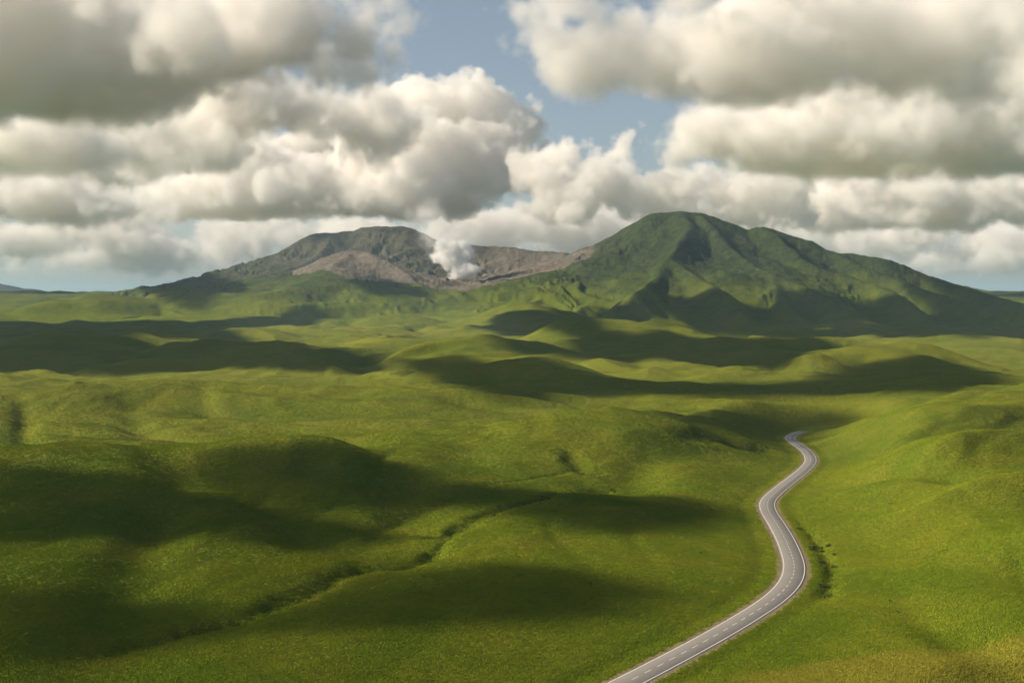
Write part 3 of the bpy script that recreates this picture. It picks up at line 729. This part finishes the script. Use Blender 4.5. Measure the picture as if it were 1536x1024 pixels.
def overhead_cloud(poly, alt, label, seed, dens=.1, thick=.35, tmax=130.):
    """a flat based cloud above the picture; poly is the outline of the shade it throws on the ground"""
    G = np.array([first_hit(*p) for p in poly]); t = (alt - G[:, 2]) / SUN.z
    G = G[:, :2] + t[:, None] * np.array([SUN.x, SUN.y])
    c = G.mean(0); Q = catmull(np.vstack([G, G[:1]]), 10)[:-1] - c
    na = len(Q); per = np.linalg.norm(Q, axis=1).mean(); ang = np.arange(na) / na * 40
    Q *= (1 + .10 * perlin(Q[:, 0] / (per * .3) + seed * 3.3, Q[:, 1] / (per * .3)) + .07 * perlin(Q[:, 0] / (per * .1) + seed, Q[:, 1] / (per * .1)))[:, None] * 1.04
    th = min(tmax, thick * Q.std(0).min() * 1.6); nr = 16; v = []; f = []
    for side in (1, -1):
        for i in range(nr):
            q = (i + 1) / nr; X = Q * q
            hh = np.maximum((1 - q ** 3.2), 0) * (1 + .5 * perlin(X[:, 0] / (per * .35) + seed * 2, X[:, 1] / (per * .35) + seed) + .25 * perlin(X[:, 0] / (per * .12) + seed * 2, X[:, 1] / (per * .12)))
            z = side * hh * th * (1 if side > 0 else .35)
            v += [(X[j, 0], X[j, 1], z[j]) for j in range(na)]
    top = len(v); v += [(0, 0, th), (0, 0, -th * .35)]
    n1 = nr * na
    for j in range(na):
        k = (j + 1) % na
        f.append((top, j, k)); f.append((top + 1, n1 + k, n1 + j))
        for i in range(nr - 1):
            q = (i * na + j, (i + 1) * na + j, (i + 1) * na + k, i * na + k); f.append(q); f.append(tuple(n1 + w for w in q[::-1]))
    import bmesh
    me = bpy.data.meshes.new('cumulus_cloud'); me.from_pydata(v, [], f)
    bm = bmesh.new(); bm.from_mesh(me); bmesh.ops.remove_doubles(bm, verts=bm.verts, dist=.05); bmesh.ops.recalc_face_normals(bm, faces=bm.faces); bm.to_mesh(me); bm.free()
    for p in me.polygons: p.use_smooth = True
    me.materials.append(volume_mat('cloud_vapour', dens, .3)); o = bpy.data.objects.new('cumulus_cloud', me); S.collection.objects.link(o)
    o.location = (c[0], c[1], alt)
    tag(o, label, 'cloud', 'clouds overhead casting shade on the meadow')
    return o


NV = []


def cloud(label, d, blobs, vox, L1, amp, base=None, edge=60, dens=.012, seed=0, puff=1., name='cumulus_cloud', cat='cloud', group='cumulus clouds over the mountains', flat=1., g_=0., fine=2.2, big=2.4, kids=4):
    """a body of vapour: blobs are (px, py, rx, ry, extra distance, depth radius), radii in pixels at distance d"""
    k = d / F
    B = [(at(px, py, d + dd), Vector((rx * k, rd * k, ry * k))) for px, py, rx, ry, dd, rd in blobs]
    r_ = random.Random(seed * 77 + 5)
    for c0, r0 in list(B):                                          # smaller heads budding from each body
        for _ in range(kids):
            a = r_.uniform(-.35, math.pi + .35); q = r_.uniform(.65, 1.0); s_ = r_.uniform(.28, .5)
            B.append((Vector((c0.x + math.cos(a) * q * r0.x, c0.y + r_.uniform(-.75, .3) * r0.y, c0.z + math.sin(a) * q * r0.z)), Vector((min(r0.x, r0.z * 1.5) * s_, min(r0.y, r0.z * 2) * s_, r0.z * s_ * r_.uniform(.8, 1.2)))))
    zb = at(W / 2, base, d).z if base else -1e9
    pad = amp * 1.1
    mn = Vector([min(c[i] - r[i] for c, r in B) - pad for i in range(3)]); mx = Vector([max(c[i] + r[i] for c, r in B) + pad for i in range(3)])
    if base: mn.z = max(mn.z, zb - pad)
    res = [max(8, int((mx[i] - mn[i]) / vox)) for i in range(3)]
    g = bpy.data.node_groups.new(name, 'GeometryNodeTree'); g.interface.new_socket('Geometry', in_out='OUTPUT', socket_type='NodeSocketGeometry')
    N = g.nodes.new; K = g.links.new

    def val(s, v):
        if isinstance(v, bpy.types.NodeSocket): K(v, s)
        else: s.default_value = v

    def M(op, a, b=0., c=None):
        n = N('ShaderNodeMath'); n.operation = op; val(n.inputs[0], a); val(n.inputs[1], b)
        if c is not None: val(n.inputs[2], c)
        return n.outputs[0]

    def V(op, a, b=None, s=None):
        n = N('ShaderNodeVectorMath'); n.operation = op; val(n.inputs[0], a)
        if b is not None: val(n.inputs[1], b)
        if s is not None: n.inputs['Scale'].default_value = s
        return n.outputs['Value' if op == 'LENGTH' else 'Vector']
    P = N('GeometryNodeInputPosition').outputs[0]
    sd = Vector((seed * 13.7, seed * 7.3, seed * 3.1)) * L1

    def noise(scale, det, rough=.55, off=0, out=0):
        n = N('ShaderNodeTexNoise'); n.inputs['Scale'].default_value = 1 / scale; n.inputs['Detail'].default_value = det; n.inputs['Roughness'].default_value = rough
        K(V('ADD', P, sd + Vector((off, off, off))), n.inputs['Vector']); return n.outputs[out]

    def voro(scale, off, vec):
        n = N('ShaderNodeTexVoronoi'); n.feature = 'F1'; n.inputs['Scale'].default_value = 1 / scale
        K(V('ADD', vec, sd + Vector((off, off, off))), n.inputs['Vector']); return n.outputs['Distance']
    PW = V('ADD', P, V('SCALE', V('SUBTRACT', noise(L1 / 1.3, 3, .5, 0, 1), (.5, .5, .5)), s=L1 * .6))
    sm = min(r.z for c, r in B) * 1.1
    dd = None
    for c, r in B:
        q = V('LENGTH', V('MULTIPLY', V('SUBTRACT', P, c), Vector((1 / r.x, 1 / r.y, 1 / r.z))))
        q = M('MULTIPLY', M('SUBTRACT', q, 1.), min(r))
        dd = q if dd is None else M('SMOOTH_MIN', dd, q, sm)
    n1 = M('SUBTRACT', .55, voro(L1, 0, PW)); n2 = M('SUBTRACT', .55, voro(L1 / 2.4, 50, PW)); n3 = M('SUBTRACT', noise(L1 * .35, 5, .62, 9), .5); n0 = M('SUBTRACT', noise(L1 * 2.2, 3, .5, 99), .5)
    n = M('ADD', M('ADD', M('MULTIPLY', n1, amp * puff), M('MULTIPLY', n2, amp * .45 * puff)), M('ADD', M('MULTIPLY', n3, amp * .9 * fine), M('MULTIPLY', n0, amp * big)))
    s = M('SUBTRACT', n, dd)
    if base:
        P3 = N('ShaderNodeSeparateXYZ'); K(P, P3.inputs[0])
        hz = M('ADD', M('SUBTRACT', P3.outputs[2], zb), M('ADD', M('MULTIPLY', n0, amp * .7 * flat), M('MULTIPLY', n3, amp * .5 * flat)))
        s = M('SMOOTH_MIN', s, hz, edge * .7)
    den = N('ShaderNodeMapRange'); den.interpolation_type = 'SMOOTHSTEP'; K(s, den.inputs[0]); den.inputs[1].default_value = 0; den.inputs[2].default_value = edge
    NV.append(res[0] * res[1] * res[2] / 1e6)
    vc = N('GeometryNodeVolumeCube'); K(den.outputs[0], vc.inputs['Density']); vc.inputs['Min'].default_value = mn; vc.inputs['Max'].default_value = mx
    for i, a in enumerate('XYZ'): vc.inputs['Resolution ' + a].default_value = res[i]
    mt = volume_mat('cloud_vapour', dens, g_, (.992, .981, .963) if cat == 'cloud' else (1, 1, 1))
    st = N('GeometryNodeSetMaterial'); st.inputs['Material'].default_value = mt
    o = N('NodeGroupOutput'); K(vc.outputs[0], st.inputs[0]); K(st.outputs[0], o.inputs[0])
    vd = bpy.data.volumes.new(name); vd.materials.append(mt); ob = bpy.data.objects.new(name, vd); S.collection.objects.link(ob)
    md = ob.modifiers.new('shape', 'NODES'); md.node_group = g
    tag(ob, label, cat, group)
    return ob


if SHADOWS:
    for i, a in enumerate(SHADOW_CLOUDS): overhead_cloud(a[1], a[0], 'grey flat based cloud high over the meadow', i + 1, **(a[2] if len(a) > 2 else {}))
if CLOUDS:
    for a in SKY_CLOUDS: cloud(*a[:-1], **a[-1])
if PLUME:
    cloud('dense white steam plume rising from the crater floor', 4930, [(688, 424, 20, 9, 0, 19), (690, 408, 19, 15, 10, 18), (680, 394, 22, 17, 20, 20), (692, 380, 17, 15, 20, 17), (668, 382, 17, 16, 30, 18), (684, 370, 20, 11, 30, 18), (664, 372, 12, 10, 30, 14)],
          4.5, 55, 22, None, 20, .1, 3, puff=1.2, name='steam_plume', cat='steam', group=None, kids=2)
    cloud('thin drifting steam haze trailing off above the crater', 4980, [(655, 388, 14, 24, 0, 30), (648, 355, 24, 28, 0, 30), (668, 345, 30, 20, 0, 30), (642, 325, 26, 24, 0, 30)],
          9, 80, 60, None, 110, .02, 5, puff=.6, kids=2, name='steam_wisp', cat='steam', group=None)
if HAZE:
    me = bpy.data.meshes.new('haze'); a = 91000; z0, z1 = -201., 460.
    v = [(sx * a, sy * a, z) for z in (z0, z1) for sx, sy in ((-1, -1), (1, -1), (1, 1), (-1, 1))]
    me.from_pydata(v, [], [(3, 2, 1, 0), (4, 5, 6, 7), (0, 1, 5, 4), (1, 2, 6, 5), (2, 3, 7, 6), (3, 0, 4, 7)])
    me.materials.append(volume_mat('haze_air', HAZE, 0., (.55, .78, 1)))
    o = bpy.data.objects.new('haze', me); S.collection.objects.link(o); tag(o, 'thin bluish air between the meadow and the mountains', 'haze', kind='stuff')
print('done', time.time() - T0, 'Mvox', [round(q, 2) for q in NV])
